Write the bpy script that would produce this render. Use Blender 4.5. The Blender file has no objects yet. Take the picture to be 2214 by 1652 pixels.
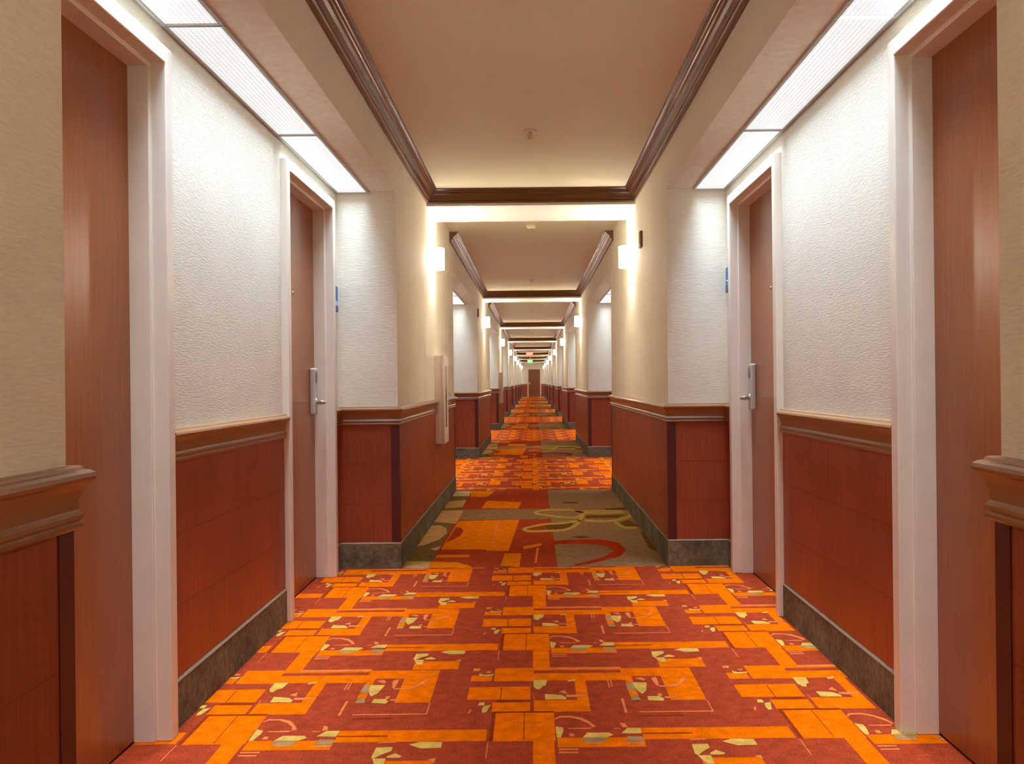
import bpy, bmesh, math, random
from mathutils import Matrix, Vector

SC = bpy.context.scene
COL = SC.collection
random.seed(4)

# ------------------------------------------------------------------ camera, world, exposure
FOCAL = 2000.0 / 2214.0 * 36.0
cam_data = bpy.data.cameras.new('camera')
cam_data.sensor_width = 36.0
cam_data.lens = FOCAL
cam_data.shift_x = -45.0 / 2214.0
cam_data.clip_start = 0.02
cam_data.clip_end = 200.0
cam = bpy.data.objects.new('camera', cam_data)
cam.matrix_world = (Matrix.Translation((0.0, 0.0, 1.10))
                    @ Matrix.Rotation(math.radians(90), 4, 'X')
                    @ Matrix.Rotation(-0.0105, 4, 'Z'))
COL.objects.link(cam)
SC.camera = cam

world = bpy.data.worlds.new('world')
SC.world = world
world.use_nodes = True
world.node_tree.nodes['Background'].inputs[0].default_value = (0.05, 0.045, 0.04, 1)
world.node_tree.nodes['Background'].inputs[1].default_value = 0.3

SC.view_settings.view_transform = 'Standard'
SC.view_settings.look = 'None'
SC.view_settings.exposure = 2.1
SC.view_settings.gamma = 1.0
SC.view_settings.use_curve_mapping = False
SC.cycles.diffuse_bounces = 7
SC.cycles.max_bounces = 10

PANEL_GLOW = 0.195          # what the louvred sheets of the light panels show
PANEL_WATTS = 2.05          # the tubes behind each of them; the louvres keep the light within a cone
PANEL_SPREAD = 62.0
SHADE_POWER = 20.0           # glow of the glass sconce shades
BULB_WATTS = 4.6           # lamp inside each sconce
WARM = (1.0, 0.88, 0.76)
COOL = (0.80, 1.0, 1.24)

# ------------------------------------------------------------------ plan of the corridor (metres; y runs along it)
HW = 0.804                  # half width between the piers
NW = 1.16                   # half width in the door recesses
LEAF = 1.240                # where the door leaves stand
CEIL = 2.58
BEAM_Z = 2.46
SOFFIT = 2.24
PERIOD = 7.92
END_Y = 67.8
BACK_Y = -6.40
PIERS = [(-2.42, 1.59)] + [(5.50 + PERIOD * k, 9.41 + PERIOD * k) for k in range(8)]
RECESS = [(BACK_Y, PIERS[0][0])] + [(PIERS[k][1], PIERS[k + 1][0]) for k in range(8)] + [(PIERS[8][1], END_Y)]
BEAMS = [(-0.80, -0.10)] + [(7.12 + PERIOD * k, 7.82 + PERIOD * k) for k in range(8)]
DOOR_SPANS = [(-3.55, -2.638), (-1.167, -0.238)]    # the two doors of a recess, from the pier beyond
DOOR_H = 2.10

# ------------------------------------------------------------------ materials
def lin(r, g, b):
    f = lambda c: ((c / 255.0 + 0.055) / 1.055) ** 2.4 if c > 10 else c / 255.0 / 12.92
    return (f(r), f(g), f(b), 1.0)

def new_mat(name, color, rough=0.6, metal=0.0, spec=0.5):
    m = bpy.data.materials.new(name)
    m.use_nodes = True
    b = m.node_tree.nodes['Principled BSDF']
    b.inputs['Base Color'].default_value = color
    b.inputs['Roughness'].default_value = rough
    b.inputs['Metallic'].default_value = metal
    b.inputs['Specular IOR Level'].default_value = spec
    return m

def textured(name, c1, c2, scale, stretch=(1, 1, 1), rough=0.6, bump=0.0, bump_dist=0.002,
             spec=0.5, detail=3.0, contrast=(0.3, 0.7), second=None, rotate_ends=False):
    """noise mixed between two colours in object space, with the same noise as bump"""
    m = new_mat(name, c1, rough, 0.0, spec)
    nt = m.node_tree
    N, L = nt.nodes, nt.links
    bsdf = N['Principled BSDF']
    tc = N.new('ShaderNodeTexCoord')
    mp = N.new('ShaderNodeMapping')
    mp.inputs['Scale'].default_value = stretch
    L.new(tc.outputs['Object'], mp.inputs['Vector'])
    nz = N.new('ShaderNodeTexNoise')
    nz.inputs['Scale'].default_value = scale
    nz.inputs['Detail'].default_value = detail
    L.new(mp.outputs['Vector'], nz.inputs['Vector'])
    rp = N.new('ShaderNodeValToRGB')
    rp.color_ramp.elements[0].position = contrast[0]
    rp.color_ramp.elements[1].position = contrast[1]
    rp.color_ramp.elements[0].color = c1
    rp.color_ramp.elements[1].color = c2
    L.new(nz.outputs['Fac'], rp.inputs['Fac'])
    out = rp.outputs['Color']
    if second:                                  # a slower blotchy variation on top
        sc2, amt = second
        n2 = N.new('ShaderNodeTexNoise')
        n2.inputs['Scale'].default_value = sc2
        n2.inputs['Detail'].default_value = 2.0
        L.new(tc.outputs['Object'], n2.inputs['Vector'])
        mr = N.new('ShaderNodeMapRange')
        mr.inputs['From Min'].default_value = 0.3
        mr.inputs['From Max'].default_value = 0.7
        mr.inputs['To Min'].default_value = 1.0 - amt
        mr.inputs['To Max'].default_value = 1.0 + amt
        L.new(n2.outputs['Fac'], mr.inputs['Value'])
        vm = N.new('ShaderNodeVectorMath')
        vm.operation = 'SCALE'
        L.new(out, vm.inputs[0])
        L.new(mr.outputs['Result'], vm.inputs['Scale'])
        out = vm.outputs['Vector']
    L.new(out, bsdf.inputs['Base Color'])
    if bump:
        bp = N.new('ShaderNodeBump')
        bp.inputs['Strength'].default_value = bump
        bp.inputs['Distance'].default_value = bump_dist
        L.new(nz.outputs['Fac'], bp.inputs['Height'])
        L.new(bp.outputs['Normal'], bsdf.inputs['Normal'])
    return m

def emitter(name, color, strength, base=(0.9, 0.9, 0.9, 1)):
    m = new_mat(name, base, 0.5)
    b = m.node_tree.nodes['Principled BSDF']
    b.inputs['Emission Color'].default_value = (color[0], color[1], color[2], 1)
    b.inputs['Emission Strength'].default_value = strength
    return m

M = {}
M['wallpaper'] = textured('wallpaper', (0.69, 0.650, 0.525, 1), (0.79, 0.748, 0.615, 1), 14.0, (2.2, 2.2, 16.0),
                          rough=0.75, bump=0.24, bump_dist=0.004, spec=0.25, detail=4.0, second=(3.0, 0.03))
M['ceiling_paint'] = new_mat('ceiling_paint', (0.70, 0.67, 0.50, 1), 0.8, spec=0.2)
M['beam_paint'] = new_mat('beam_paint', (0.70, 0.68, 0.63, 1), 0.7, spec=0.25)
M['trim_wood'] = textured('trim_wood', (0.260, 0.118, 0.045, 1), (0.285, 0.132, 0.052, 1), 6.0, (3, 1.5, 3),
                          rough=0.30, spec=0.5, second=(2.0, 0.08))
M['crown_wood'] = textured('crown_wood', (0.130, 0.056, 0.026, 1), (0.142, 0.062, 0.030, 1), 6.0, (3, 1.5, 3),
                           rough=0.22, spec=0.55)
M['wainscot'] = textured('wainscot', (0.255, 0.045, 0.015, 1), (0.345, 0.070, 0.024, 1), 9.0, (9.0, 9.0, 0.55),
                         rough=0.42, spec=0.4, detail=5.0, second=(2.4, 0.16))
M['seam'] = new_mat('seam', (0.20, 0.031, 0.012, 1), 0.5)
M['corner_guard'] = new_mat('corner_guard', (0.085, 0.009, 0.010, 1), 0.4)
M['base_carpet'] = textured('base_carpet', (0.115, 0.103, 0.066, 1), (0.225, 0.196, 0.130, 1), 40.0, rough=0.95, bump=0.5,
                            spec=0.1, detail=4.0, second=(5.0, 0.30))
M['base_cap'] = new_mat('base_cap', (0.33, 0.24, 0.17, 1), 0.6)
M['frame_paint'] = textured('frame_paint', (0.76, 0.69, 0.57, 1), (0.80, 0.73, 0.61, 1), 12.0, rough=0.38, spec=0.5)
M['door_wood'] = textured('door_wood', (0.255, 0.070, 0.015, 1), (0.330, 0.098, 0.023, 1), 7.0, (8.0, 8.0, 0.6),
                          rough=0.30, spec=0.5, detail=5.0, second=(1.6, 0.10))
M['end_door_wood'] = textured('end_door_wood', (0.205, 0.066, 0.016, 1), (0.255, 0.086, 0.022, 1), 7.0, (8.0, 8.0, 0.6), rough=0.4)
M['metal'] = new_mat('metal', (0.62, 0.60, 0.57, 1), 0.28, 0.9)
M['lock_case'] = new_mat('lock_case', (0.56, 0.51, 0.44, 1), 0.4, 0.25)
M['dark'] = new_mat('dark', (0.03, 0.025, 0.02, 1), 0.4)
M['reader'] = new_mat('reader', (0.16, 0.14, 0.11, 1), 0.35)
M['cabinet_paint'] = new_mat('cabinet_paint', (0.74, 0.64, 0.57, 1), 0.4)
M['glass'] = new_mat('glass', (0.10, 0.075, 0.06, 1), 0.08)
M['channel'] = new_mat('channel', (0.42, 0.42, 0.38, 1), 0.5)
M['plastic_white'] = new_mat('plastic_white', (0.72, 0.66, 0.57, 1), 0.5)
M['sign_blue'] = new_mat('sign_blue', lin(40, 98, 165), 0.45)
M['sign_dark_blue'] = new_mat('sign_dark_blue', lin(62, 70, 125), 0.45)
M['sign_pale'] = new_mat('sign_pale', lin(185, 200, 228), 0.45)
M['box_brown'] = new_mat('box_brown', lin(130, 98, 66), 0.55)
M['lit_slot'] = emitter('lit_slot', (1.0, 1.0, 0.98), 0.9)
M['shade_band'] = new_mat('shade_band', (0.012, 0.010, 0.008, 1), 0.5)
M['shade'] = emitter('shade', (1.0, 0.875, 0.75), SHADE_POWER)
M['exit_red'] = emitter('exit_red', (1.0, 0.42, 0.34), 0.7, (0.8, 0.4, 0.35, 1))
M['exit_green'] = emitter('exit_green', (0.6, 1.0, 0.6), 0.4, (0.6, 0.8, 0.6, 1))
M['exit_face'] = emitter('exit_face', (1.0, 0.07, 0.04), 0.45, (0.6, 0.06, 0.04, 1))
M['exit_face_green'] = emitter('exit_face_green', (0.10, 0.55, 0.14), 0.35, (0.10, 0.45, 0.12, 1))

def make_diffuser():
    """lit eggcrate sheet: a fine grid of pale cells"""
    m = new_mat('light_diffuser', (0.3, 0.3, 0.3, 1), 0.5)
    nt = m.node_tree
    N, L = nt.nodes, nt.links
    b = N['Principled BSDF']
    tc = N.new('ShaderNodeTexCoord')
    ck = N.new('ShaderNodeTexVoronoi')
    ck.feature = 'F1'
    ck.inputs['Scale'].default_value = 60.0
    ck.inputs['Randomness'].default_value = 0.0
    L.new(tc.outputs['Object'], ck.inputs['Vector'])
    mr = N.new('ShaderNodeMapRange')
    mr.inputs['From Min'].default_value = 0.25
    mr.inputs['From Max'].default_value = 0.55
    mr.inputs['To Min'].default_value = PANEL_GLOW * 1.25
    mr.inputs['To Max'].default_value = PANEL_GLOW * 0.72
    L.new(ck.outputs['Distance'], mr.inputs['Value'])
    b.inputs['Emission Color'].default_value = (0.97, 1.0, 1.02, 1)
    L.new(mr.outputs['Result'], b.inputs['Emission Strength'])
    return m
M['diffuser'] = make_diffuser()

CARPET = {
    'rust': (lin(172, 70, 42), lin(140, 46, 22)), 'orange': (lin(234, 112, 8), lin(212, 88, 2)),
    'dark': (lin(150, 55, 22), lin(125, 42, 14)), 'coral': (lin(226, 128, 70), lin(210, 100, 45)),
    'yellow': (lin(214, 170, 84), lin(196, 148, 62)),
    'gold': (lin(222, 124, 18), lin(200, 100, 8)), 'grey': (lin(172, 130, 80), lin(150, 112, 68)),
    'olive': (lin(128, 100, 58), lin(104, 78, 42)), 'tan': (lin(192, 148, 94), lin(172, 130, 78)),
    'cream': (lin(206, 176, 128), lin(190, 160, 110)), 'taupe': (lin(152, 116, 82), lin(122, 92, 60)),
    'darktaupe': (lin(112, 78, 34), lin(92, 62, 26)), 'red': (lin(172, 56, 24), lin(142, 40, 14)),
    'vine': (lin(186, 154, 76), lin(160, 130, 56)),
}
for k, (a, b_) in CARPET.items():
    M['carpet_' + k] = textured('carpet_' + k, tuple(v * 0.9 for v in a[:3]) + (1,), tuple(v * 0.9 for v in b_[:3]) + (1,), 160.0,
                                rough=0.95, bump=0.25, bump_dist=0.003, spec=0.0, detail=3.0, second=(22.0, 0.16))

# ------------------------------------------------------------------ mesh helpers
def obj(name, bm, mats, parent=None):
    me = bpy.data.meshes.new(name)
    bmesh.ops.recalc_face_normals(bm, faces=bm.faces)
    bm.to_mesh(me)
    bm.free()
    for m in (mats if isinstance(mats, (list, tuple)) else [mats]):
        me.materials.append(M[m])
    o = bpy.data.objects.new(name, me)
    COL.objects.link(o)
    if parent:
        o.parent = parent
    return o

def thing(name, loc, label=None, cat=None, group=None, kind=None):
    o = bpy.data.objects.new(name, None)
    o.empty_display_size = 0.1
    o.location = loc
    COL.objects.link(o)
    return tag(o, label, cat, group, kind)

def tag(o, label=None, cat=None, group=None, kind=None):
    if label: o['label'] = label
    if cat: o['category'] = cat
    if group: o['group'] = group
    if kind: o['kind'] = kind
    return o

def box(bm, x0, x1, y0, y1, z0, z1, mat=0, bevel=0.0):
    x0, x1 = min(x0, x1), max(x0, x1)
    y0, y1 = min(y0, y1), max(y0, y1)
    v = [bm.verts.new(p) for p in ((x0, y0, z0), (x1, y0, z0), (x1, y1, z0), (x0, y1, z0),
                                   (x0, y0, z1), (x1, y0, z1), (x1, y1, z1), (x0, y1, z1))]
    fs = [bm.faces.new([v[i] for i in q]) for q in ((3, 2, 1, 0), (4, 5, 6, 7), (0, 1, 5, 4), (1, 2, 6, 5), (2, 3, 7, 6), (3, 0, 4, 7))]
    for f in fs:
        f.material_index = mat
    if bevel:
        es = list({e for f in fs for e in f.edges})
        r = bmesh.ops.bevel(bm, geom=es, offset=bevel, segments=2, affect='EDGES', profile=0.5)
        for f in r['faces']:
            f.material_index = mat
    return fs

def sweep(bm, profile, path, side=1, mats=None, smooth=False, closed=True):
    """sweep a profile [(offset from wall, z)] along a plan path with mitred corners; side=-1 mirrors in x.
    The path is written for the left wall: the corridor lies to the right of its direction."""
    n = len(path)
    rings = []
    for i in range(n):
        p = Vector(path[i])
        def nrm(a, b):
            t = (Vector(b) - Vector(a)).normalized()
            return Vector((t.y, -t.x))
        if i == 0: m = nrm(path[0], path[1])
        elif i == n - 1: m = nrm(path[-2], path[-1])
        else:
            n1, n2 = nrm(path[i - 1], path[i]), nrm(path[i], path[i + 1])
            m = (n1 + n2) / (1.0 + n1.dot(n2))
        ring = []
        for d, z in profile:
            q = p + m * d
            ring.append(bm.verts.new((q.x * side, q.y, z)))
        rings.append(ring)
    k = len(profile)
    for i in range(n - 1):
        for j in range(k if closed else k - 1):
            f = bm.faces.new((rings[i][j], rings[i][(j + 1) % k], rings[i + 1][(j + 1) % k], rings[i + 1][j]))
            f.smooth = smooth
            if mats:
                f.material_index = mats[j % len(mats)]
    if closed:
        bm.faces.new(rings[0][::-1])
        bm.faces.new(rings[-1])

def cyl(bm, c, axis, r, h, seg=20, r2=None, mat=0, smooth=True):
    """closed cylinder from c along the axis"""
    r2 = r if r2 is None else r2
    ax = Vector(axis).normalized()
    u = ax.orthogonal().normalized()
    w = ax.cross(u)
    c = Vector(c)
    A, B = [], []
    for i in range(seg):
        a = 2 * math.pi * i / seg
        d = u * math.cos(a) + w * math.sin(a)
        A.append(bm.verts.new(c + d * r))
        B.append(bm.verts.new(c + ax * h + d * r2))
    for i in range(seg):
        f = bm.faces.new((A[i], A[(i + 1) % seg], B[(i + 1) % seg], B[i]))
        f.smooth = smooth
        f.material_index = mat
    for f in (bm.faces.new(A[::-1]), bm.faces.new(B)):
        f.material_index = mat

def tube(bm, pts, r, seg=12):
    pts = [Vector(p) for p in pts]
    rings = []
    for i, p in enumerate(pts):
        t = (pts[min(i + 1, len(pts) - 1)] - pts[max(i - 1, 0)]).normalized()
        u = t.cross(Vector((0, 0, 1)))
        u = u.normalized() if u.length > 1e-4 else Vector((1, 0, 0))
        w = u.cross(t)
        rings.append([bm.verts.new(p + (u * math.cos(2 * math.pi * k / seg) + w * math.sin(2 * math.pi * k / seg)) * r) for k in range(seg)])
    for a, b in zip(rings, rings[1:]):
        for k in range(seg):
            f = bm.faces.new((a[k], a[(k + 1) % seg], b[(k + 1) % seg], b[k]))
            f.smooth = True
    bm.faces.new(rings[0][::-1])
    bm.faces.new(rings[-1])

SIDES = ((-1, 'left'), (1, 'right'))
ORD = ['first', 'second', 'third', 'fourth', 'fifth', 'sixth', 'seventh', 'eighth', 'ninth', 'tenth']

def doors_of(k):
    """door openings (y0, y1) of recess k"""
    if k in (0, 9):
        return []
    ys = PIERS[k][0] if k < 9 else END_Y
    return [(ys + a, ys + b) for a, b in DOOR_SPANS] if k in (1, 2) else []

# ------------------------------------------------------------------ floor with its woven pattern
PX, PY, OX, OY = 0.953, 0.963, 0.0591, 3.0730
TILE = [
    ('orange', 1, [(-0.1977, -0.2401), (-0.0002, -0.2401), (-0.0002, 0.0033), (-0.1977, 0.0033)]),
    ('orange', 1, [(-0.0699, 0.3491), (-0.0051, 0.3491), (-0.0051, 0.7342), (-0.0699, 0.7342)]),
    ('orange', 1, [(0.2713, -0.2346), (0.7381, -0.2346), (0.7381, -0.1402), (0.2713, -0.1402)]),
    ('orange', 1, [(0.0052, -0.2907), (0.2711, -0.2907), (0.2711, -0.2143), (0.0052, -0.2143)]),
    ('orange', 1, [(0.4193, 0.4804), (0.5955, 0.4804), (0.5955, 0.5872), (0.4193, 0.5872)]),
    ('orange', 1, [(0.739, 0.33), (1.2203, 0.33), (1.2203, 0.4861), (0.739, 0.4861)]),
    ('orange', 1, [(0.6537, 0.332), (0.7308, 0.332), (0.7308, 0.4019), (0.6537, 0.4019)]),
    ('orange', 1, [(0.2598, 0.3756), (0.5277, 0.3756), (0.5277, 0.471), (0.2598, 0.471)]),
    ('orange', 1, [(-0.0668, 0.3392), (0.2807, 0.3392), (0.2807, 0.4225), (-0.0668, 0.4225)]),
    ('orange', 1, [(0.6539, 0.1329), (0.8735, 0.1329), (0.8735, 0.2665), (0.6539, 0.2665)]),
    ('orange', 1, [(0.7442, 0.0156), (0.8735, 0.0156), (0.8735, 0.1059), (0.7442, 0.1059)]),
    ('orange', 1, [(-0.067, 0.0102), (0.1231, 0.0102), (0.1231, 0.346), (-0.067, 0.346)]),
    ('orange', 1, [(0.2702, 0.1113), (0.5279, 0.1113), (0.5279, 0.3795), (0.2702, 0.3795)]),
    ('rust', 2, [(-0.0668, 0.4175), (0.2625, 0.4175), (0.2625, 0.4528), (-0.0668, 0.4528)]),
    ('rust', 2, [(-0.067, 0.1218), (0.0817, 0.1218), (0.0817, 0.3345), (-0.067, 0.3345)]),
    ('rust', 2, [(0.2967, 0.1113), (0.4051, 0.1113), (0.4051, 0.3746), (0.2967, 0.3746)]),
    ('rust', 2, [(0.4577, 0.585), (0.5984, 0.585), (0.5984, 0.7065), (0.4577, 0.7065)]),
    ('dark', 2, [(-0.2063, -0.2398), (-0.1937, -0.2398), (-0.1937, 0.0074), (-0.2063, 0.0074)]),
    ('dark', 2, [(0.7581, 0.1043), (0.8724, 0.1043), (0.8724, 0.1277), (0.7581, 0.1277)]),
    ('dark', 2, [(-0.2039, 0.0023), (-0.0005, 0.0023), (-0.0005, 0.0171), (-0.2039, 0.0171)]),
    ('dark', 2, [(-0.0997, -0.2326), (-0.097, -0.2326), (-0.097, 0.0004), (-0.0997, 0.0004)]),
    ('dark', 2, [(-0.1844, 0.1322), (-0.1809, 0.1322), (-0.1809, 0.2593), (-0.1844, 0.2593)]),
    ('coral', 2, [(0.2828, -0.0035), (0.5303, -0.0035), (0.5303, 0.0058), (0.2828, 0.0058)]),
    ('coral', 2, [(-0.2097, -0.3655), (-0.2067, -0.3655), (-0.2067, -0.2428), (-0.2097, -0.2428)]),
    ('coral', 2, [(0.0074, -0.3121), (0.0648, -0.3121), (0.0648, -0.3008), (0.0074, -0.3008)]),
    ('coral', 2, [(0.0068, -0.3357), (0.0637, -0.3357), (0.0637, -0.3246), (0.0068, -0.3246)]),
    ('coral', 2, [(-0.0089, 0.4693), (0.2632, 0.4693), (0.2632, 0.4869), (-0.0089, 0.4869)]),
    ('coral', 2, [(0.5269, 0.0059), (0.5306, 0.0059), (0.5306, 0.1064), (0.5269, 0.1064)]),
    ('coral', 2, [(0.2022, 0.247), (0.2067, 0.247), (0.2067, 0.3401), (0.2022, 0.3401)]),
    ('coral', 2, [(0.2128, 0.2557), (0.2174, 0.2557), (0.2174, 0.3397), (0.2128, 0.3397)]),
    ('coral', 2, [(0.2348, -0.0055), (0.2433, -0.0055), (0.2433, 0.1317), (0.2348, 0.1317)]),
    ('dark', 2, [(0.2896, -0.041), (0.4262, -0.041), (0.4262, -0.0304), (0.2896, -0.0304)]),
    ('dark', 2, [(0.2717, -0.1916), (0.4275, -0.1916), (0.4275, -0.1834), (0.2717, -0.1834)]),
    ('rust', 2, [(0.0, -0.2143), (0.1156, -0.2143), (0.1156, 0.0), (0.0, 0.0)]),
    ('rust', 2, [(0.1156, -0.2178), (0.2687, -0.2178), (0.2687, -0.1301), (0.1156, -0.1301)]),
    ('coral', 4, [(0.0009, -0.0522), (0.0151, -0.0314), (0.0564, -0.0311), (0.091, -0.051), (0.1135, -0.0851), (0.131, -0.1254), (0.1183, -0.1358), (0.1072, -0.0995), (0.0847, -0.068), (0.0531, -0.0446), (0.0175, -0.0451), (0.002, -0.0634)]),
    ('coral', 4, [(0.0387, -0.1378), (0.1183, -0.1358), (0.1071, -0.1468), (0.0437, -0.145)]),
    ('yellow', 4, [(0.0019, -0.1218), (0.0256, -0.1331), (0.0261, -0.1578), (0.0164, -0.2157), (0.0035, -0.2154)]),
    ('yellow', 4, [(0.1, -0.1772), (0.1678, -0.1791), (0.1794, -0.1966), (0.1595, -0.2183), (0.0835, -0.2162)]),
    ('grey', 4, [(0.0834, -0.2176), (0.1568, -0.2196), (0.146, -0.2589), (0.0878, -0.2541)]),
    ('coral', 4, [(0.0878, -0.2548), (0.1437, -0.2563), (0.1417, -0.2653), (0.0949, -0.2641)]),
    ('yellow', 4, [(0.2293, -0.1403), (0.2716, -0.1415), (0.2687, -0.1888), (0.2064, -0.1857)]),
    ('coral', 4, [(0.2097, -0.0951), (0.2251, -0.1029), (0.2312, -0.1354), (0.2136, -0.1384)]),
    ('coral', 4, [(0.1842, -0.1411), (0.208, -0.1418), (0.2048, -0.1481), (0.1863, -0.1476)]),
    ('grey', 4, [(0.2221, -0.2113), (0.2685, -0.2125), (0.2688, -0.2524), (0.218, -0.2511)]),
    ('coral', 4, [(0.2164, -0.2543), (0.2708, -0.2571), (0.2662, -0.2738), (0.216, -0.2705)]),
    ('coral', 4, [(0.0435, -0.1825), (0.0579, -0.1829), (0.0581, -0.2068), (0.0426, -0.2064)]),
    ('yellow', 4, [(0.4096, -0.279), (0.4592, -0.2771), (0.4588, -0.3058), (0.4319, -0.3363), (0.4152, -0.3604), (0.4066, -0.3541)]),
    ('yellow', 4, [(0.5059, -0.2588), (0.5371, -0.2379), (0.6053, -0.2418), (0.6057, -0.2874), (0.546, -0.2903)]),
    ('coral', 4, [(0.4087, -0.2398), (0.4662, -0.2334), (0.459, -0.2444), (0.4099, -0.2477)]),
    ('yellow', 4, [(0.4117, 0.6019), (0.4513, 0.6005), (0.4509, 0.5403), (0.4298, 0.541)]),
    ('yellow', 4, [(0.452, 0.6173), (0.4736, 0.6392), (0.4968, 0.6157), (0.4885, 0.6048), (0.4521, 0.6061)]),
    ('coral', 4, [(0.5757, 0.5906), (0.5974, 0.601), (0.5973, 0.5733), (0.592, 0.5713)]),
    ('coral', 4, [(0.6568, 0.4854), (0.6823, 0.4845), (0.6773, 0.4536), (0.6548, 0.4523)]),
    ('coral', 4, [(0.7072, 0.4444), (0.727, 0.4478), (0.7224, 0.4276), (0.7052, 0.4281)]),
    ('yellow', 4, [(0.6803, 0.4229), (0.6998, 0.4041), (0.7391, 0.4108), (0.7278, 0.3893), (0.6808, 0.3888)]),
    ('yellow', 4, [(-0.0675, 0.3376), (-0.0176, 0.3359), (-0.0246, 0.2725), (-0.0368, 0.2637), (-0.0461, 0.2323), (-0.058, 0.2371), (-0.0676, 0.2647)]),
    ('yellow', 4, [(-0.0288, 0.1831), (0.0268, 0.1727), (0.0463, 0.1463), (0.0456, 0.1252), (-0.0266, 0.1274)]),
    ('coral', 4, [(0.0473, 0.1721), (0.1029, 0.1703), (0.1196, 0.1802), (0.1199, 0.1612), (0.0784, 0.147), (0.0465, 0.1506)]),
    ('coral', 4, [(0.0218, 0.2034), (0.0433, 0.2268), (0.0506, 0.1824), (0.0332, 0.1917)]),
    ('yellow', 4, [(0.056, 0.3278), (0.0876, 0.3459), (0.0835, 0.325), (0.0586, 0.3145)]),
    ('coral', 4, [(-0.0682, 0.167), (-0.0628, 0.1243), (-0.0657, 0.1244), (-0.0694, 0.1757)]),
    ('yellow', 4, [(0.6996, 0.1052), (0.7167, 0.1047), (0.7167, 0.0757), (0.6951, 0.0747)]),
    ('yellow', 4, [(0.716, 0.0675), (0.7389, 0.0791), (0.727, 0.0111), (0.7139, 0.0036), (0.7108, 0.0354)]),
    ('coral', 4, [(0.6699, 0.0286), (0.6773, 0.0364), (0.6716, 0.001), (0.6661, 0.0011)]),
    ('grey', 3, [(0.2683, 0.3002), (0.2987, 0.2992), (0.2946, 0.2082), (0.2664, 0.2224)]),
    ('yellow', 4, [(0.2926, 0.2994), (0.3442, 0.2977), (0.3315, 0.207), (0.3146, 0.1768), (0.3005, 0.208), (0.2936, 0.2532)]),
    ('orange', 3, [(0.268, 0.209), (0.2985, 0.1904), (0.2975, 0.1557), (0.2685, 0.1566)]),
    ('grey', 4, [(0.2714, 0.1565), (0.2961, 0.1557), (0.3037, 0.1089), (0.2722, 0.1099)]),
    ('coral', 4, [(0.3038, 0.3466), (0.3327, 0.3553), (0.3446, 0.3261), (0.3343, 0.3169)]),
    ('coral', 4, [(0.3654, 0.3445), (0.3864, 0.3632), (0.3866, 0.2964), (0.3834, 0.2503), (0.3738, 0.2689)]),
    ('coral', 4, [(0.3849, 0.2612), (0.4268, 0.2599), (0.4623, 0.2939), (0.4806, 0.3504), (0.5006, 0.3595), (0.482, 0.3027), (0.4401, 0.2485), (0.3857, 0.2457)]),
    ('yellow', 4, [(0.329, 0.1504), (0.3696, 0.1492), (0.3833, 0.1233), (0.3773, 0.1009), (0.3266, 0.1082)]),
    ('coral', 4, [(0.3672, 0.1751), (0.3825, 0.179), (0.3797, 0.1489), (0.3667, 0.1493)]),
    ('coral', 4, [(0.3863, 0.1444), (0.4297, 0.143), (0.4249, 0.1304), (0.3899, 0.129)]),
]
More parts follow.
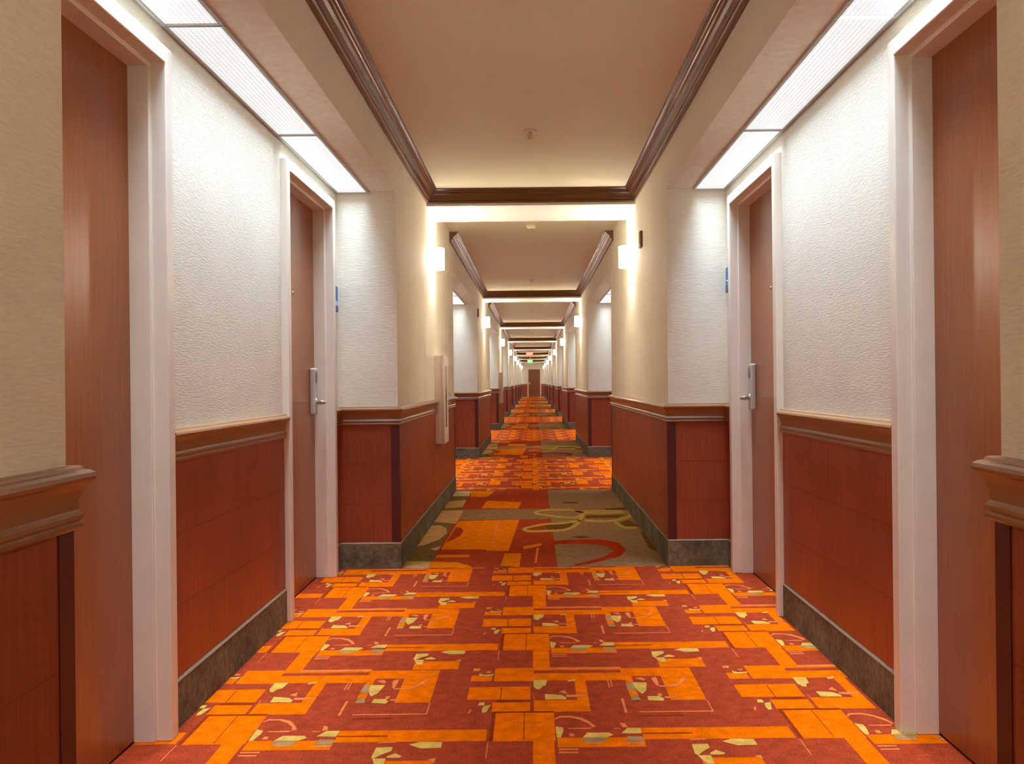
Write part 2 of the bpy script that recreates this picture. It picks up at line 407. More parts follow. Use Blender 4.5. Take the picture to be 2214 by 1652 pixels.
BAND = [
    ('olive', 1, [(-0.81, 0), (-0.63, 0), (-0.63, 3.92), (-0.81, 3.92)]),
    ('tan', 2, [(-0.8, -0.025), (-0.806, 0.218), (-0.643, 0.209), (-0.624, -0.034)]),
    ('tan', 2, [(-0.694, 0.636), (-0.632, 0.749), (-0.63, 0.633), (-0.651, 0.571)]),
    ('tan', 2, [(-0.809, 0.707), (-0.802, 1.646), (-0.721, 1.641), (-0.666, 1.502), (-0.638, 1.261), (-0.668, 1.011), (-0.734, 0.821)]),
    ('tan', 2, [(-0.812, 1.841), (-0.794, 2.49), (-0.608, 2.476), (-0.611, 1.72)]),
    ('tan', 2, [(-0.81, 2.6), (-0.788, 3.09), (-0.635, 3.178), (-0.631, 2.698), (-0.733, 2.617)]),
    ('cream', 2, [(-0.79, 3.479), (-0.814, 3.878), (-0.642, 3.862), (-0.628, 3.465)]),
    ('taupe', 1, [(0.135, 0), (0.81, 0), (0.81, 3.92), (0.135, 3.92)]),
    ('taupe', 1, [(-0.63, 1.9179150882371179), (0.135, 1.9179150882371179), (0.135, 2.5227095849741588), (-0.63, 2.5227095849741588)]),
    ('gold', 2, [(-0.61, 3.383), (-0.642, 3.862), (-0.397, 3.841), (-0.451, 3.397)]),
    ('gold', 2, [(-0.46, 2.596), (-0.437, 3.111), (-0.115, 2.986), (-0.139, 2.549)]),
    ('gold', 2, [(-0.618, 0.607), (-0.603, 1.863), (-0.118, 1.902), (-0.17, 0.531), (-0.315, 0.539), (-0.317, 0.589)]),
    ('rust', 3, [(-0.606, 0.965), (-0.596, 1.548), (-0.551, 1.511), (-0.526, 1.348), (-0.53, 1.163), (-0.572, 0.963), (-0.612, 0.882)]),
    ('coral', 3, [(-0.297, 1.878), (-0.277, 1.877), (-0.274, 0.65), (-0.288, 0.651)]),
    ('gold', 2, [(-0.626, 0.377), (-0.618, 0.424), (-0.414, 0.412), (-0.413, 0.331), (-0.62, 0.32)]),
    ('gold', 2, [(-0.641, 0.198), (-0.473, 0.167), (-0.381, 0.045), (-0.382, -0.056), (-0.627, -0.044)]),
    ('gold', 2, [(-0.19, 0.447), (-0.084, 0.441), (-0.091, -0.001), (-0.207, 0.047)]),
    ('gold', 2, [(-0.073, 0.69), (0.048, 0.815), (0.047, 0.709), (-0.076, 0.575)]),
    ('coral', 2, [(0.014, 0.633), (0.028, 0.632), (0.012, 0.119), (-0.0, 0.12)]),
    ('red', 3, [(0.109, 0.893), (0.301, 0.937), (0.469, 0.927), (0.575, 0.783), (0.596, 0.524), (0.54, 0.312), (0.434, 0.183), (0.321, 0.061), (0.236, 0.013), (0.238, 0.065), (0.327, 0.167), (0.434, 0.295), (0.511, 0.48), (0.485, 0.657), (0.386, 0.754), (0.247, 0.776), (0.116, 0.757)]),
    ('darktaupe', 2, [(0.426, 2.092), (0.744, 2.108), (0.672, 1.94), (0.417, 1.939)]),
    ('darktaupe', 2, [(0.663, 1.668), (0.75, 1.841), (0.797, 1.488), (0.683, 1.495)]),
    ('darktaupe', 2, [(0.091, 1.637), (0.297, 1.728), (0.287, 1.489), (0.199, 1.364), (0.097, 1.371)]),
    ('darktaupe', 2, [(0.258, 1.04), (0.339, 1.109), (0.402, 1.017), (0.328, 0.987)]),
    ('darktaupe', 2, [(0.771, 1.263), (0.804, 1.2), (0.806, 0.587), (0.782, 0.476), (0.752, 0.59)]),
    ('darktaupe', 2, [(0.603, 2.492), (0.801, 2.565), (0.79, 2.392), (0.619, 2.383)]),
    ('darktaupe', 2, [(0.261, 2.956), (0.399, 2.945), (0.393, 2.826), (0.258, 2.86)]),
]
LOOPS = [
    (0.03, [(0.411, 2.233), (0.315, 2.419), (0.138, 2.441), (0.043, 2.385), (0.01, 2.291), (0.041, 2.2), (0.131, 2.094), (0.269, 1.988), (0.33, 1.983), (0.394, 2.134)]),
    (0.034, [(0.346, 2.333), (0.479, 2.228), (0.652, 2.227), (0.792, 2.245), (0.785, 2.066), (0.705, 1.881), (0.558, 1.764), (0.398, 1.811)]),
    (0.03, [(0.372, 1.831), (0.231, 1.697), (0.07, 1.639), (-0.057, 1.478), (-0.072, 1.382), (-0.026, 1.315), (0.091, 1.323), (0.22, 1.363), (0.298, 1.521), (0.343, 1.69), (0.371, 1.905), (0.41, 2.213)]),
    (0.03, [(0.63, 1.777), (0.648, 1.565), (0.689, 1.445), (0.766, 1.44)]),
    (0.03, [(0.792, 2.245), (0.72, 2.334), (0.487, 2.351), (0.37, 2.339)]),
]


def clip(poly, x0, x1, y0, y1):
    def cut(pts, inside, inter):
        out = []
        for i in range(len(pts)):
            a, b = pts[i - 1], pts[i]
            if inside(b):
                if not inside(a): out.append(inter(a, b))
                out.append(b)
            elif inside(a): out.append(inter(a, b))
        return out
    for ax, lim, sg in ((0, x0, 1), (0, x1, -1), (1, y0, 1), (1, y1, -1)):
        def inter(a, b):
            t = (lim - a[ax]) / (b[ax] - a[ax])
            return (a[0] + (b[0] - a[0]) * t, a[1] + (b[1] - a[1]) * t)
        poly = cut(poly, lambda p: (p[ax] - lim) * sg >= 0, inter)
        if len(poly) < 3: return []
    return poly

def ribbon(pts, w):
    """outline of a smooth curved band"""
    P = [Vector(p) for p in pts]
    fine = []
    for i in range(len(P) - 1):
        p0, p1, p2, p3 = P[max(i - 1, 0)], P[i], P[i + 1], P[min(i + 2, len(P) - 1)]
        for s in range(4):
            t = s / 4.0
            fine.append(0.5 * ((2 * p1) + (p2 - p0) * t + (2 * p0 - 5 * p1 + 4 * p2 - p3) * t * t + (3 * p1 - p0 - 3 * p2 + p3) * t ** 3))
    fine.append(P[-1])
    quads = []
    L, R = [], []
    for i, p in enumerate(fine):
        t = fine[min(i + 1, len(fine) - 1)] - fine[max(i - 1, 0)]
        t = Vector((t.x, t.y * 0.35)).normalized()
        n = Vector((-t.y, t.x))
        n = Vector((n.x * w * 0.5, n.y * w * 1.6))
        L.append(p + n); R.append(p - n)
    for i in range(len(fine) - 1):
        quads.append([tuple(L[i]), tuple(R[i]), tuple(R[i + 1]), tuple(L[i + 1])])
    return quads

def build_floor():
    keys = list(CARPET)
    idx = {k: i for i, k in enumerate(keys)}
    bm = bmesh.new()
    fs = box(bm, -1.5, 1.5, BACK_Y, END_Y + 0.2, -0.12, -0.0002, idx['rust'])
    def put(poly, col, z):
        poly = [p for i, p in enumerate(poly) if (Vector(p) - Vector(poly[i - 1])).length > 1e-5]
        if len(poly) < 3: return
        area = sum(poly[i - 1][0] * poly[i][1] - poly[i][0] * poly[i - 1][1] for i in range(len(poly)))
        if abs(area) < 1e-6: return
        if area < 0: poly = poly[::-1]
        f = bm.faces.new([bm.verts.new((p[0], p[1], z)) for p in poly])
        f.material_index = idx[col]
    tile = sorted(TILE, key=lambda e: e[1])
    def pattern(x0, x1, y0, y1):
        for i in range(math.floor((x0 - OX) / PX) - 1, math.ceil((x1 - OX) / PX) + 1):
            for j in range(math.floor((y0 - OY) / PY) - 1, math.ceil((y1 - OY) / PY) + 1):
                for n, (col, lv, pts) in enumerate(tile):
                    q = clip([(p[0] + OX + i * PX, p[1] + OY + j * PY) for p in pts], x0, x1, y0, y1)
                    if q: put(q, col, n * 0.00002)
    for y0, y1 in RECESS:
        pattern(-LEAF, LEAF, y0, y1)
    band = sorted(BAND, key=lambda e: e[1])
    for y0, y1 in PIERS:
        for n, (col, lv, pts) in enumerate(band):
            q = clip([(p[0], p[1] + y0) for p in pts], -HW, HW, y0, y1)
            if q: put(q, col, n * 0.00002)
        for w, pts in LOOPS:
            for k, quad in enumerate(ribbon(pts, w)):
                q = clip([(p[0], p[1] + y0) for p in quad], -HW, HW, y0, y1)
                if q: put(q, 'vine', (len(band) + 2 + (k % 2)) * 0.00002)
    return bm, ['carpet_' + k for k in keys]

fb, fm = build_floor()
me = bpy.data.meshes.new('floor')
fb.to_mesh(me); fb.free()
for m in fm: me.materials.append(M[m])
floor = bpy.data.objects.new('floor', me)
COL.objects.link(floor)
tag(floor, 'orange and rust patterned carpet running the length of the corridor', 'carpet', kind='structure')

# ------------------------------------------------------------------ ceiling: slab, beams
bm = bmesh.new()
box(bm, -1.5, 1.5, BACK_Y, END_Y + 0.2, CEIL, CEIL + 0.12)
ceiling = tag(obj('ceiling', bm, 'ceiling_paint'), 'tan painted ceiling above the corridor', 'ceiling', kind='structure')
for y0, y1 in BEAMS:
    bm = bmesh.new()
    box(bm, -HW - 0.002, HW + 0.002, y0, y1, BEAM_Z, CEIL + 0.01)
    obj('beam', bm, 'beam_paint', ceiling)

# ------------------------------------------------------------------ walls
def wall_side(s, nm):
    bm = bmesh.new()
    O = 1.5
    for y0, y1 in PIERS:
        box(bm, s * HW, s * O, y0, y1, 0, CEIL)
    for k, (y0, y1) in enumerate(RECESS):
        box(bm, s * HW, s * O, y0, y1, SOFFIT, CEIL)            # bulkhead over the recess
        y = y0
        for a, b in doors_of(k):
            e = 0.012               # clearance behind the frame
            box(bm, s * NW, s * O, y, a - e, 0, SOFFIT)
            box(bm, s * NW, s * O, a - e, b + e, DOOR_H + e, SOFFIT)
            box(bm, s * (LEAF + 0.05), s * O, a - e, b + e, 0, DOOR_H + e)
            y = b + e
        box(bm, s * NW, s * O, y, y1, 0, SOFFIT)
    return tag(obj('wall_' + nm, bm, 'wallpaper'), '%s wall of beige woven wallpaper stepping in and out past piers' % nm, 'wall', kind='structure')

FR = 0.052      # width of a door frame's face
def wall_runs(k):
    """stretches of the recess wall between door frames, as (y0, y1)"""
    y0, y1 = RECESS[k]
    out, y = [], y0
    for a, b in doors_of(k):
        out.append((y, a - FR)); y = b + FR
    out.append((y, y1))
    return out

def runs():
    """plan paths of everything that runs along the left wall: rails, panels, baseboard"""
    paths = []
    for k in range(9):
        p0, p1 = PIERS[k]
        a = wall_runs(k)[-1][0]
        b = wall_runs(k + 1)[0][1]
        if k + 1 == 9: b = END_Y
        path = [(-NW, a), (-NW, p0), (-HW, p0), (-HW, p1), (-NW, p1), (-NW, b)]
        if k >= 1 and len(wall_runs(k)) == 1:        # plain recess: one wall stretch only
            path = path[2 - 1:]
            path = [(-NW, RECESS[k][0] + 1.9)] + path
        if len(wall_runs(k + 1)) == 1 and k + 1 < 9:
            path[-1] = (-NW, RECESS[k + 1][0] + 1.9)
        paths.append(path)
    for k in (1, 2):
        for a, b in wall_runs(k)[1:-1]:
            paths.append([(-NW, a), (-NW, b)])
    return paths
PATHS = runs()

RAIL = [(-0.002, 0.853), (0.014, 0.853), (0.019, 0.858), (0.019, 0.864), (0.0155, 0.868), (0.020, 0.873), (0.0205, 0.879), (0.016, 0.884),
        (0.0135, 0.888), (0.0150, 0.905), (0.0195, 0.921), (0.0275, 0.933), (0.0335, 0.938), (0.036, 0.944), (0.0345, 0.951), (0.028, 0.9555),
        (0.021, 0.957), (0.0195, 0.962), (0.014, 0.964), (-0.002, 0.964)]
BASE = [(-0.002, 0.0), (0.012, 0.0), (0.012, 0.148), (0.013, 0.150), (0.010, 0.157), (-0.002, 0.158)]
PANEL = [(-0.002, 0.150), (0.006, 0.150), (0.006, 0.856), (-0.002, 0.856)]

walls = {}
for s, nm in SIDES:
    w = wall_side(s, nm)
    walls[s] = w
    sd = 1 if s < 0 else -1
    for path in PATHS:
        bm = bmesh.new()
        sweep(bm, PANEL, path, sd)
        # two faint horizontal joints between the boards
        for z in (0.385, 0.62):
            sweep(bm, [(0.005, z), (0.0064, z), (0.0064, z + 0.0035), (0.005, z + 0.0035)], path, sd, mats=[1])
        obj('wainscot_panel', bm, ['wainscot', 'seam'], w)
    for y0, y1 in PIERS:
        for y, d in ((y0, 1), (y1, -1)):
            bm = bmesh.new()
            g, t = 0.042, 0.0085
            xo = s * (HW - t)
            box(bm, s * (HW + g), xo + s * 0.0006, y - d * (t + 0.0006), y + d * 0.0015, 0.153, 0.8555)
            box(bm, xo, s * (HW + 0.001), y - d * t, y + d * g, 0.153, 0.856)
            obj('corner_guard', bm, 'corner_guard', w)
    bm = bmesh.new()
    for path in PATHS: sweep(bm, BASE, path, sd, mats=[0, 0, 1, 1, 0, 0])
    tag(obj('baseboard_' + nm, bm, ['base_carpet', 'base_cap']), 'taupe carpet baseboard along the %s wall' % nm, 'baseboard', kind='structure')
    bm = bmesh.new()
    for path in PATHS: sweep(bm, RAIL, path, sd)
    tag(obj('trim_1' if s < 0 else 'trim_2', bm, 'trim_wood'), 'brown moulded chair rail along the %s wall' % nm, 'chair rail', kind='structure')

# crown moulding: a U of it round each coffer, open towards the viewer
CROWN = [(-0.002, 2.481), (0.012, 2.481), (0.018, 2.485), (0.020, 2.492), (0.016, 2.497), (0.022, 2.503), (0.028, 2.507), (0.032, 2.515),
         (0.038, 2.528), (0.048, 2.538), (0.058, 2.543), (0.062, 2.549), (0.060, 2.553), (0.068, 2.557), (0.072, 2.561), (0.071, 2.566),
         (0.082, 2.570), (0.088, 2.575), (0.088, 2.583), (-0.002, 2.583)]
for k, (y0, y1) in enumerate(BEAMS):
    bm = bmesh.new()
    a = y0 - 5.97 if k else BACK_Y
    sweep(bm, CROWN, [(-HW, a), (-HW, y0), (HW, y0), (HW, a)])
    tag(obj('trim_%d' % (k + 3), bm, 'crown_wood'),
        'dark brown crown moulding round the %s ceiling bay' % ('bay behind the camera' if not k else ORD[k - 1]), 'crown moulding', kind='structure')

# ------------------------------------------------------------------ far end and near end of the corridor
bm = bmesh.new()
box(bm, -1.5, 1.5, END_Y, END_Y + 0.2, 0, CEIL)
we = tag(obj('wall_end', bm, 'wallpaper'), 'beige wall closing the far end of the corridor around a door', 'wall', kind='structure')
bm = bmesh.new()
box(bm, -1.5, 1.5, BACK_Y - 0.2, BACK_Y, 0, CEIL)
tag(obj('wall_back', bm, 'wallpaper'), 'beige wall behind the viewer', 'wall', kind='structure')
EX0, EX1 = -0.32, 0.53
for x0, x1 in ((-NW, EX0 - 0.075), (EX1 + 0.075, NW)):
    bm = bmesh.new(); box(bm, x0, x1, END_Y - 0.008, END_Y + 0.001, 0.15, 0.856); obj('wainscot_panel', bm, 'wainscot', we)
    bm = bmesh.new(); box(bm, x0, x1, END_Y - 0.03, END_Y + 0.001, 0.856, 0.964, bevel=0.006); obj('chair_rail', bm, 'trim_wood', we)
    bm = bmesh.new(); box(bm, x0, x1, END_Y - 0.012, END_Y + 0.001, 0, 0.155); obj('baseboard', bm, 'base_carpet', we)

def lever_set(leaf, x, y, z, s, toward):
    """lock on a leaf that faces -s in x: case with card reader, lever pointing along toward*y"""
    i = -s
    bm = bmesh.new()
    box(bm, x - 0.001 * i, x + i * 0.028, y - 0.036, y + 0.036, z - 0.125, z + 0.135, bevel=0.008)
    case = obj('lock_case', bm, 'lock_case', leaf)
    bm = bmesh.new()
    c = Vector((x + i * 0.0275, y, z + 0.085))
    ring = []
    for k in range(20):
        a = 2 * math.pi * k / 20
        ring.append((math.cos(a) * 0.021, math.sin(a) * 0.036))
    A = [bm.verts.new(c + Vector((0, u, v))) for u, v in ring]
    B = [bm.verts.new(c + Vector((i * 0.004, u * 0.85, v * 0.85))) for u, v in ring]
    for k in range(20): bm.faces.new((A[k], A[(k + 1) % 20], B[(k + 1) % 20], B[k]))
    bm.faces.new(A[::-1]); bm.faces.new(B)
    obj('card_reader', bm, 'reader', case)
    bm = bmesh.new()
    zl = z - 0.055
    cyl(bm, (x + i * 0.027, y, zl), (i, 0, 0), 0.024, 0.008)
    tube(bm, [(x + i * 0.03, y, zl), (x + i * 0.062, y, zl), (x + i * 0.074, y + toward * 0.006, zl), (x + i * 0.080, y + toward * 0.02, zl),
              (x + i * 0.082, y + toward * 0.06, zl), (x + i * 0.080, y + toward * 0.12, zl - 0.002)], 0.0105)
    obj('lever', bm, 'metal', case)

def make_door(n, s, y0, y1, label, e=1):
    # e: on which side, along the corridor, the lock sits
    cy = 0.5 * (y0 + y1)
    d = thing('door_%d' % n, (s * LEAF, cy, 0), label, 'door', kind='structure')
    w2 = 0.5 * (y1 - y0)
    X = lambda a: s * a - s * LEAF          # distance from the corridor's middle -> local x
    # hollow metal frame: face, rabbet step, stop; swept up one jamb, over the head, down the other
    prof = [(-FR, 0.033), (0.0, 0.033), (0.0, -0.015), (0.012, -0.015), (0.012, -0.083), (-0.02, -0.083), (-0.02, -0.004), (-FR, -0.004)]
    bm = bmesh.new()
    pts = [(-w2, 0.0, 1, 0), (-w2, DOOR_H, 1, -1), (w2, DOOR_H, -1, -1), (w2, 0.0, -1, 0)]
    rings = []
    for (py, pz, ny, nz) in pts:
        ring = []
        for u, v in prof:
            ring.append(bm.verts.new((X(NW - v), py + ny * u, pz + nz * u)))
        rings.append(ring)
    for i in range(3):
        for j in range(len(prof)):
            k = (j + 1) % len(prof)
            bm.faces.new((rings[i][j], rings[i][k], rings[i + 1][k], rings[i + 1][j]))
    bm.faces.new(rings[0][::-1]); bm.faces.new(rings[3])
    fr = obj('door_frame', bm, 'frame_paint', d)
    bv = fr.modifiers.new('bevel', 'BEVEL'); bv.width = 0.003; bv.segments = 2; bv.limit_method = 'ANGLE'
    bm = bmesh.new()
    box(bm, X(LEAF), X(LEAF + 0.044), -w2 + 0.004, w2 - 0.004, 0.008, DOOR_H - 0.004)
    leaf = obj('door_leaf', bm, 'door_wood', d)
    lever_set(leaf, 0.0, e * (w2 - 0.085), 1.055, s, -e)
    bm = bmesh.new()
    cyl(bm, (0.002 * s, 0.0, 1.575), (-s, 0, 0), 0.009, 0.006)
    ph = obj('peephole', bm, 'metal', leaf)
    bm = bmesh.new()
    cyl(bm, (-0.0038 * s, 0.0, 1.575), (-s, 0, 0), 0.006, 0.001)
    obj('lens', bm, 'dark', ph)
    return d

n = 1
for k in (1, 2):
    for s, nm in SIDES:
        for j, (a, b) in enumerate(doors_of(k)):
            where = ('nearest', 'second')[j] if k == 1 else ('third', 'fourth')[j]
            make_door(n, s, a, b, 'brown wood guest room door in a cream frame, %s along the %s wall' % (where, nm), 1 if j else -1)
            n += 1

# the door across the far end
d = thing('door_%d' % n, (0.5 * (EX0 + EX1), END_Y, 0), 'small brown door closing the far end of the corridor', 'door', kind='structure')
w2 = 0.5 * (EX1 - EX0)
bm = bmesh.new()
H = 2.02
for a, b, z0, z1 in ((-w2 - 0.075, -w2, 0, H + 0.06), (w2, w2 + 0.075, 0, H + 0.06), (-w2, w2, H, H + 0.06)):
    box(bm, a, b, -0.035, 0.001, z0, z1)
obj('door_frame', bm, 'frame_paint', d)
bm = bmesh.new(); box(bm, -w2, w2, -0.012, 0.001, 0.008, H); lf = obj('door_leaf', bm, 'end_door_wood', d)
bm = bmesh.new(); box(bm, -w2 + 0.04, -w2 + 0.1, -0.035, -0.011, 0.93, 1.10, bevel=0.006)
tube(bm, [(-w2 + 0.07, -0.03, 1.0), (-w2 + 0.07, -0.07, 1.0), (-w2 + 0.10, -0.08, 1.0), (-w2 + 0.18, -0.08, 1.0)], 0.011)
obj('handle', bm, 'metal', lf)

# ------------------------------------------------------------------ light panels in the recess soffits
PX0, PX1 = 0.972, 1.142
def light_panel(s, y0, y1, label, group, gap=0):
    # gap: the lit slot left open at this panel's far end, or the missing strip at the next one's near end
    cy = 0.5 * (y0 + y1)
    cx = s * 0.5 * (PX0 + PX1)
    t = thing('light_panel', (cx, cy, SOFFIT), label, 'ceiling light', group)
    h, w = 0.5 * (y1 - y0), 0.5 * (PX1 - PX0)
    bm = bmesh.new()
    strips = [(-w - 0.012, -w, -h, h), (w, w + 0.012, -h, h)]
    if gap != 2: strips.append((-w, w, -h, -h + 0.006))
    if gap != 1: strips.append((-w, w, h - 0.006, h))
    for a, b, c, e in strips:
        box(bm, a, b, c, e, -0.010, 0.002)
    obj('frame', bm, 'channel', t)
    if gap == 1:
        bm = bmesh.new(); box(bm, -w, w, h - 0.005, h + 0.006, -0.003, 0.0015)
        obj('lit_gap', bm, 'lit_slot', t)
    bm = bmesh.new()
    fs = box(bm, -w, w, -h + 0.006, h - 0.006, -0.004, 0.0015, 1)
    fs[0].material_index = 0
    obj('diffuser', bm, ['diffuser', 'plastic_white'], t)
    l = bpy.data.lights.new('panel_lamp', 'AREA')
    l.shape = 'RECTANGLE'
    l.size, l.size_y = 2 * w - 0.01, 2 * h - 0.02
    l.energy = PANEL_WATTS
    l.color = COOL
    l.spread = math.radians(PANEL_SPREAD)
    lo = bpy.data.objects.new('panel_lamp', l)
    lo.location = (0, 0, -0.006)
    COL.objects.link(lo)
    lo.parent = t
    return t

POS = ['nearest', 'middle', 'farthest']
for k in range(0, 10):
    y0, y1 = RECESS[k]
    if k == 1: cuts = [1.62, 2.91, 4.205, 5.49]
    else:
        L_ = (y1 - y0 - 0.03) / 3.0
        cuts = [y0 + 0.015 + L_ * i for i in range(4)]
    for s, nm in SIDES:
        for j in range(3):
            if k == 0: lab = 'lit white louvred panel over the recess behind the viewer on the %s, %s of three' % (nm, POS[j])
            else: lab = 'lit white louvred ceiling panel over the %s %s recess, %s of its three' % (ORD[k - 1], nm, POS[j])
            light_panel(s, cuts[j] + 0.003, cuts[j + 1] - 0.003, lab, 'lit panels over the door recesses',
                        (j + 1) if k == 1 and s == 1 and j < 2 else 0)

# ------------------------------------------------------------------ wall sconces under the beams
def sconce(s, y, label):
    t = thing('sconce', (s * HW, y, 2.105), label, 'wall lamp', 'lit sconces on the piers')
    i = -s
    hz, r, dep = 0.093, 0.080, 0.078
    bm = bmesh.new(); box(bm, s * 0.001, i * 0.022, -0.062, 0.062, -hz, hz, bevel=0.004)
    obj('back_plate', bm, 'lock_case', t)
    def arc(rad, dd):
        return [(i * (0.022 + dd * math.sin(math.pi * q / 18)), -rad * math.cos(math.pi * q / 18)) for q in range(19)]
    bm = bmesh.new()
    o, n_ = arc(r, dep), arc(r - 0.004, dep - 0.004)
    vo = [[bm.verts.new((x, yy, z)) for x, yy in o] for z in (-hz + 0.004, hz - 0.012)]
    vi = [[bm.verts.new((x, yy, z)) for x, yy in n_] for z in (-hz + 0.004, hz - 0.012)]
    for q in range(18):
        for f, mi in (((vo[0][q], vo[0][q + 1], vo[1][q + 1], vo[1][q]), 0), ((vi[0][q + 1], vi[0][q], vi[1][q], vi[1][q + 1]), 0),
                      ((vo[0][q + 1], vo[0][q], vi[0][q], vi[0][q + 1]), 0), ((vo[1][q], vo[1][q + 1], vi[1][q + 1], vi[1][q]), 0)):
            ff = bm.faces.new(f); ff.smooth = True
    for e in (0, 18):
        bm.faces.new((vo[0][e], vo[1][e], vi[1][e], vi[0][e]))
    obj('shade', bm, 'shade', t)
    bm = bmesh.new()
    ob = arc(r + 0.002, dep + 0.002)
    for z in (-hz * 0.62, hz * 0.12, hz * 0.62):
        A = [bm.verts.new((x, yy, z)) for x, yy in ob]; B = [bm.verts.new((x, yy, z + 0.004)) for x, yy in ob]
        C_ = [bm.verts.new((x, yy, z + 0.004)) for x, yy in o]; D_ = [bm.verts.new((x, yy, z)) for x, yy in o]
        for q in range(18):
            bm.faces.new((A[q], A[q + 1], B[q + 1], B[q]))
            bm.faces.new((B[q], B[q + 1], C_[q + 1], C_[q])); bm.faces.new((D_[q], D_[q + 1], A[q + 1], A[q]))
    obj('band', bm, 'shade_band', t)
    l = bpy.data.lights.new('sconce_lamp', 'POINT')
    l.energy = BULB_WATTS
    l.color = WARM
    l.shadow_soft_size = 0.02
    lo = bpy.data.objects.new('sconce_lamp', l)
    lo.location = (i * 0.055, 0, 0)
    COL.objects.link(lo)
    lo.parent = t
    return t

for k, (b0, b1) in enumerate(BEAMS):
    for s, nm in SIDES:
        lab = 'lit white half-round glass sconce on the %s, %s side' % ('pier beside the viewer' if k == 0 else '%s pier ahead' % ORD[k - 1], nm)
        sconce(s, 0.5 * (b0 + b1), lab)

# ------------------------------------------------------------------ small things on the walls
# fire extinguisher cabinet on the left pier
Y0, Y1, Z0, Z1, PR = 7.56, 7.93, 0.60, 1.33, 0.078
cab = thing('fire_extinguisher_cabinet', (-HW, 0.5 * (Y0 + Y1), Z0), 'cream metal extinguisher cabinet with a narrow dark window on the left pier', 'cabinet')
h, H = 0.5 * (Y1 - Y0), Z1 - Z0
bm = bmesh.new(); box(bm, -0.001, PR - 0.018, -h, h, 0, H, bevel=0.004); obj('body', bm, 'cabinet_paint', cab)
bm = bmesh.new()
for a, b, z0, z1 in ((-h, -0.06, 0, H), (0.06, h, 0, H), (-0.06, 0.06, 0, 0.13), (-0.06, 0.06, H - 0.09, H)):
    box(bm, PR - 0.017, PR, a, b, z0, z1)
dr = obj('cabinet_door', bm, 'cabinet_paint', cab)
bm = bmesh.new(); box(bm, PR - 0.0168, PR - 0.0015, -0.06, 0.06, 0.13, H - 0.09); obj('window_pane', bm, 'glass', dr)
bm = bmesh.new(); tube(bm, [(PR - 0.001, h - 0.05, 0.32), (PR + 0.02, h - 0.05, 0.33), (PR + 0.02, h - 0.05, 0.41), (PR - 0.001, h - 0.05, 0.42)], 0.005); obj('pull_handle', bm, 'metal', dr)
# a second one shows far ahead, on the third left pier
c2 = cab.copy(); COL.objects.link(c2)
c2.location = (-HW, 22.2, Z0)
c2['label'] = 'cream extinguisher cabinet on the third left pier, far down the corridor'
cab['group'] = c2['group'] = 'extinguisher cabinets on the left'
for ch in list(cab.children):
    e = ch.copy(); COL.objects.link(e); e.parent = c2
    for g in ch.children:
        q = g.copy(); COL.objects.link(q); q.parent = e

# blue room signs between the second doors and the piers
def room_sign(s, z0, z1, label, pale):
    y0, y1 = 5.345, 5.475
    t = thing('room_sign', (s * NW, 0.5 * (y0 + y1), z0), label, 'sign')
    i = -s
    h, H = 0.5 * (y1 - y0), z1 - z0
    bm = bmesh.new(); box(bm, -0.001 * i, i * 0.012, -h, h, 0, H, bevel=0.002); p = obj('plate', bm, 'sign_blue', t)
    bm = bmesh.new(); box(bm, i * 0.0121, i * 0.0135, -h, h, 0.003, H * 0.30); obj('lower_band', bm, 'sign_dark_blue', t)
    bm = bmesh.new()
    if pale:
        box(bm, i * 0.0121, i * 0.0140, -h, h, H * 0.24, H * 0.42)
    else:
        # a small white curling mark
        tube(bm, [(i * 0.0132, -0.03, H * 0.26), (i * 0.0132, 0.0, H * 0.33), (i * 0.0132, -0.03, H * 0.40), (i * 0.0132, 0.02, H * 0.45)], 0.006)
    obj('mark', bm, 'sign_pale', t)
room_sign(-1, 1.525, 1.675, 'blue room sign with a pale stripe beside the second left door', True)
room_sign(1, 1.615, 1.762, 'blue room sign with a white mark beside the second right door', False)

# small brown boxes high on the piers
def wall_box(s, y, label):
    t = thing('alarm_box', (s * HW, y, 2.068), label, 'box', 'brown boxes high on the piers')
    i = -s
    bm = bmesh.new(); box(bm, -0.001 * i, i * 0.020, -0.045, 0.045, 0, 0.118, bevel=0.004); obj('case', bm, 'box_brown', t)
    bm = bmesh.new()
    for q in range(4): box(bm, i * 0.0195, i * 0.0215, -0.03, 0.03, 0.026 + q * 0.02, 0.034 + q * 0.02)
    obj('grille', bm, 'trim_wood', t)
wall_box(1, 6.72, 'small brown box beside the nearest sconce on the first right pier')
wall_box(-1, 13.62, 'small brown box at the near corner of the second left pier')

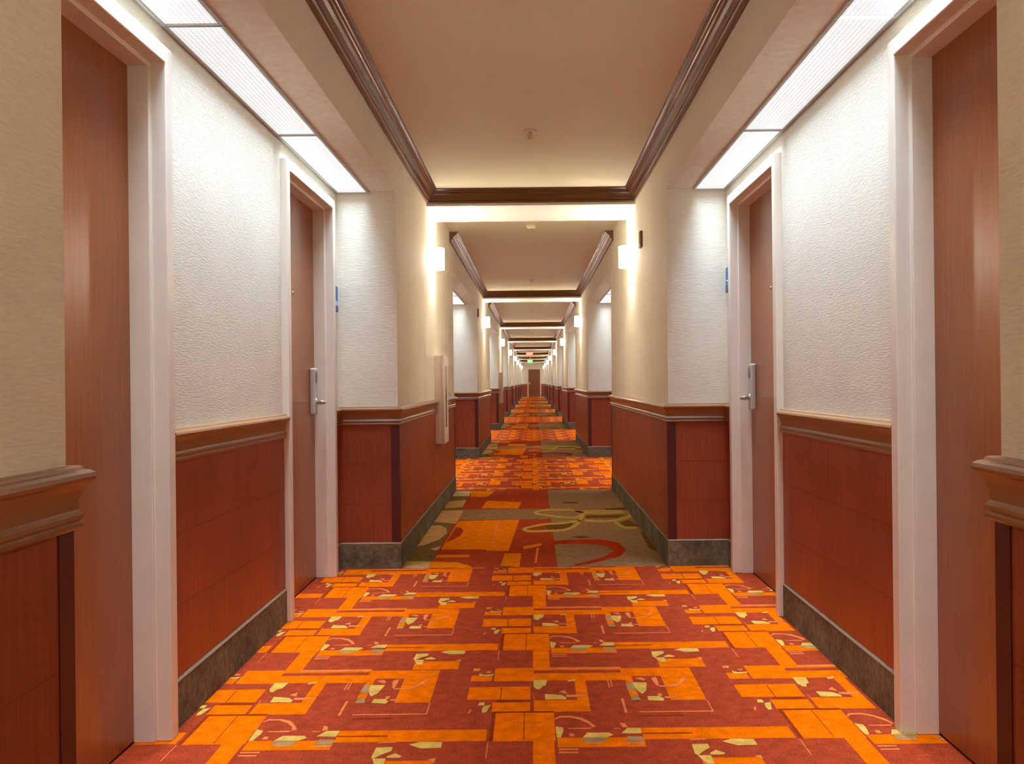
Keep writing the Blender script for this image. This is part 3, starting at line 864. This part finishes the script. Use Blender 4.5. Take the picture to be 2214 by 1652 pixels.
# ceiling fittings along the middle
def sprinkler(y, label):
    t = thing('sprinkler_head', (0.0, y, CEIL), label, 'sprinkler', 'sprinkler heads on the ceiling')
    bm = bmesh.new(); cyl(bm, (0, 0, 0.001), (0, 0, -1), 0.042, 0.009, r2=0.036); obj('escutcheon', bm, 'plastic_white', t)
    bm = bmesh.new()
    cyl(bm, (0, 0, -0.008), (0, 0, -1), 0.010, 0.016)
    for sx in (-1, 1): tube(bm, [(sx * 0.008, 0, -0.02), (sx * 0.014, 0, -0.03), (sx * 0.006, 0, -0.044)], 0.0025, 8)
    cyl(bm, (0, 0, -0.043), (0, 0, -1), 0.015, 0.002)
    obj('deflector', bm, 'metal', t)
for k in range(4):
    sprinkler(5.45 + PERIOD * k, 'small pendant sprinkler head in the middle of the %s ceiling bay' % ORD[k])
def detector(y, label):
    t = thing('smoke_detector', (0.0, y, CEIL), label, 'smoke detector', 'smoke detectors on the ceiling')
    bm = bmesh.new(); cyl(bm, (0, 0, 0.001), (0, 0, -1), 0.055, 0.012, 28); obj('base', bm, 'ceiling_paint', t)
    bm = bmesh.new(); cyl(bm, (0, 0, -0.012), (0, 0, -1), 0.046, 0.022, 28, r2=0.032); obj('cover', bm, 'ceiling_paint', t)
for k in range(3):
    detector(8.75 + (0, 9.85, 19.1)[k], 'round smoke detector on the ceiling behind the %s beam' % ORD[k])

# exit signs far down the corridor
def text_mesh(body, size, depth):
    cu = bpy.data.curves.new('text', 'FONT')
    cu.body = body; cu.size = size; cu.extrude = depth
    cu.align_x = 'CENTER'; cu.align_y = 'CENTER'
    to = bpy.data.objects.new('text', cu)
    COL.objects.link(to)
    dg = bpy.context.evaluated_depsgraph_get()
    me_ = bpy.data.meshes.new_from_object(to.evaluated_get(dg))
    bpy.data.objects.remove(to)
    return me_
def exit_sign(x, y, ztop, col, face, label):
    t = thing('exit_sign', (x, y, ztop), label, 'sign', 'exit signs at the far end')
    bm = bmesh.new(); box(bm, -0.02, 0.02, -0.02, 0.02, -0.002, CEIL - ztop + 0.001); cyl(bm, (0, 0, CEIL - ztop - 0.02), (0, 0, 1), 0.06, 0.02); obj('mount', bm, 'plastic_white', t)
    bm = bmesh.new(); box(bm, -0.155, 0.155, -0.022, 0.022, -0.20, 0, bevel=0.006); obj('housing', bm, face, t)
    me_ = text_mesh('EXIT', 0.185, 0.004)
    me_.materials.clear(); me_.materials.append(M[col])
    o = bpy.data.objects.new('lettering', me_)
    o.rotation_euler = (math.radians(90), 0, 0)
    o.location = (0, -0.0255, -0.10)
    o.scale = (0.72, 1, 1)
    COL.objects.link(o); o.parent = t
exit_sign(-0.13, 41.0, 2.43, 'exit_red', 'exit_face', 'lit red exit sign hanging from the ceiling')
exit_sign(-0.15, 54.0, 2.40, 'exit_green', 'exit_face_green', 'lit green exit sign hanging from the ceiling beyond the red one')
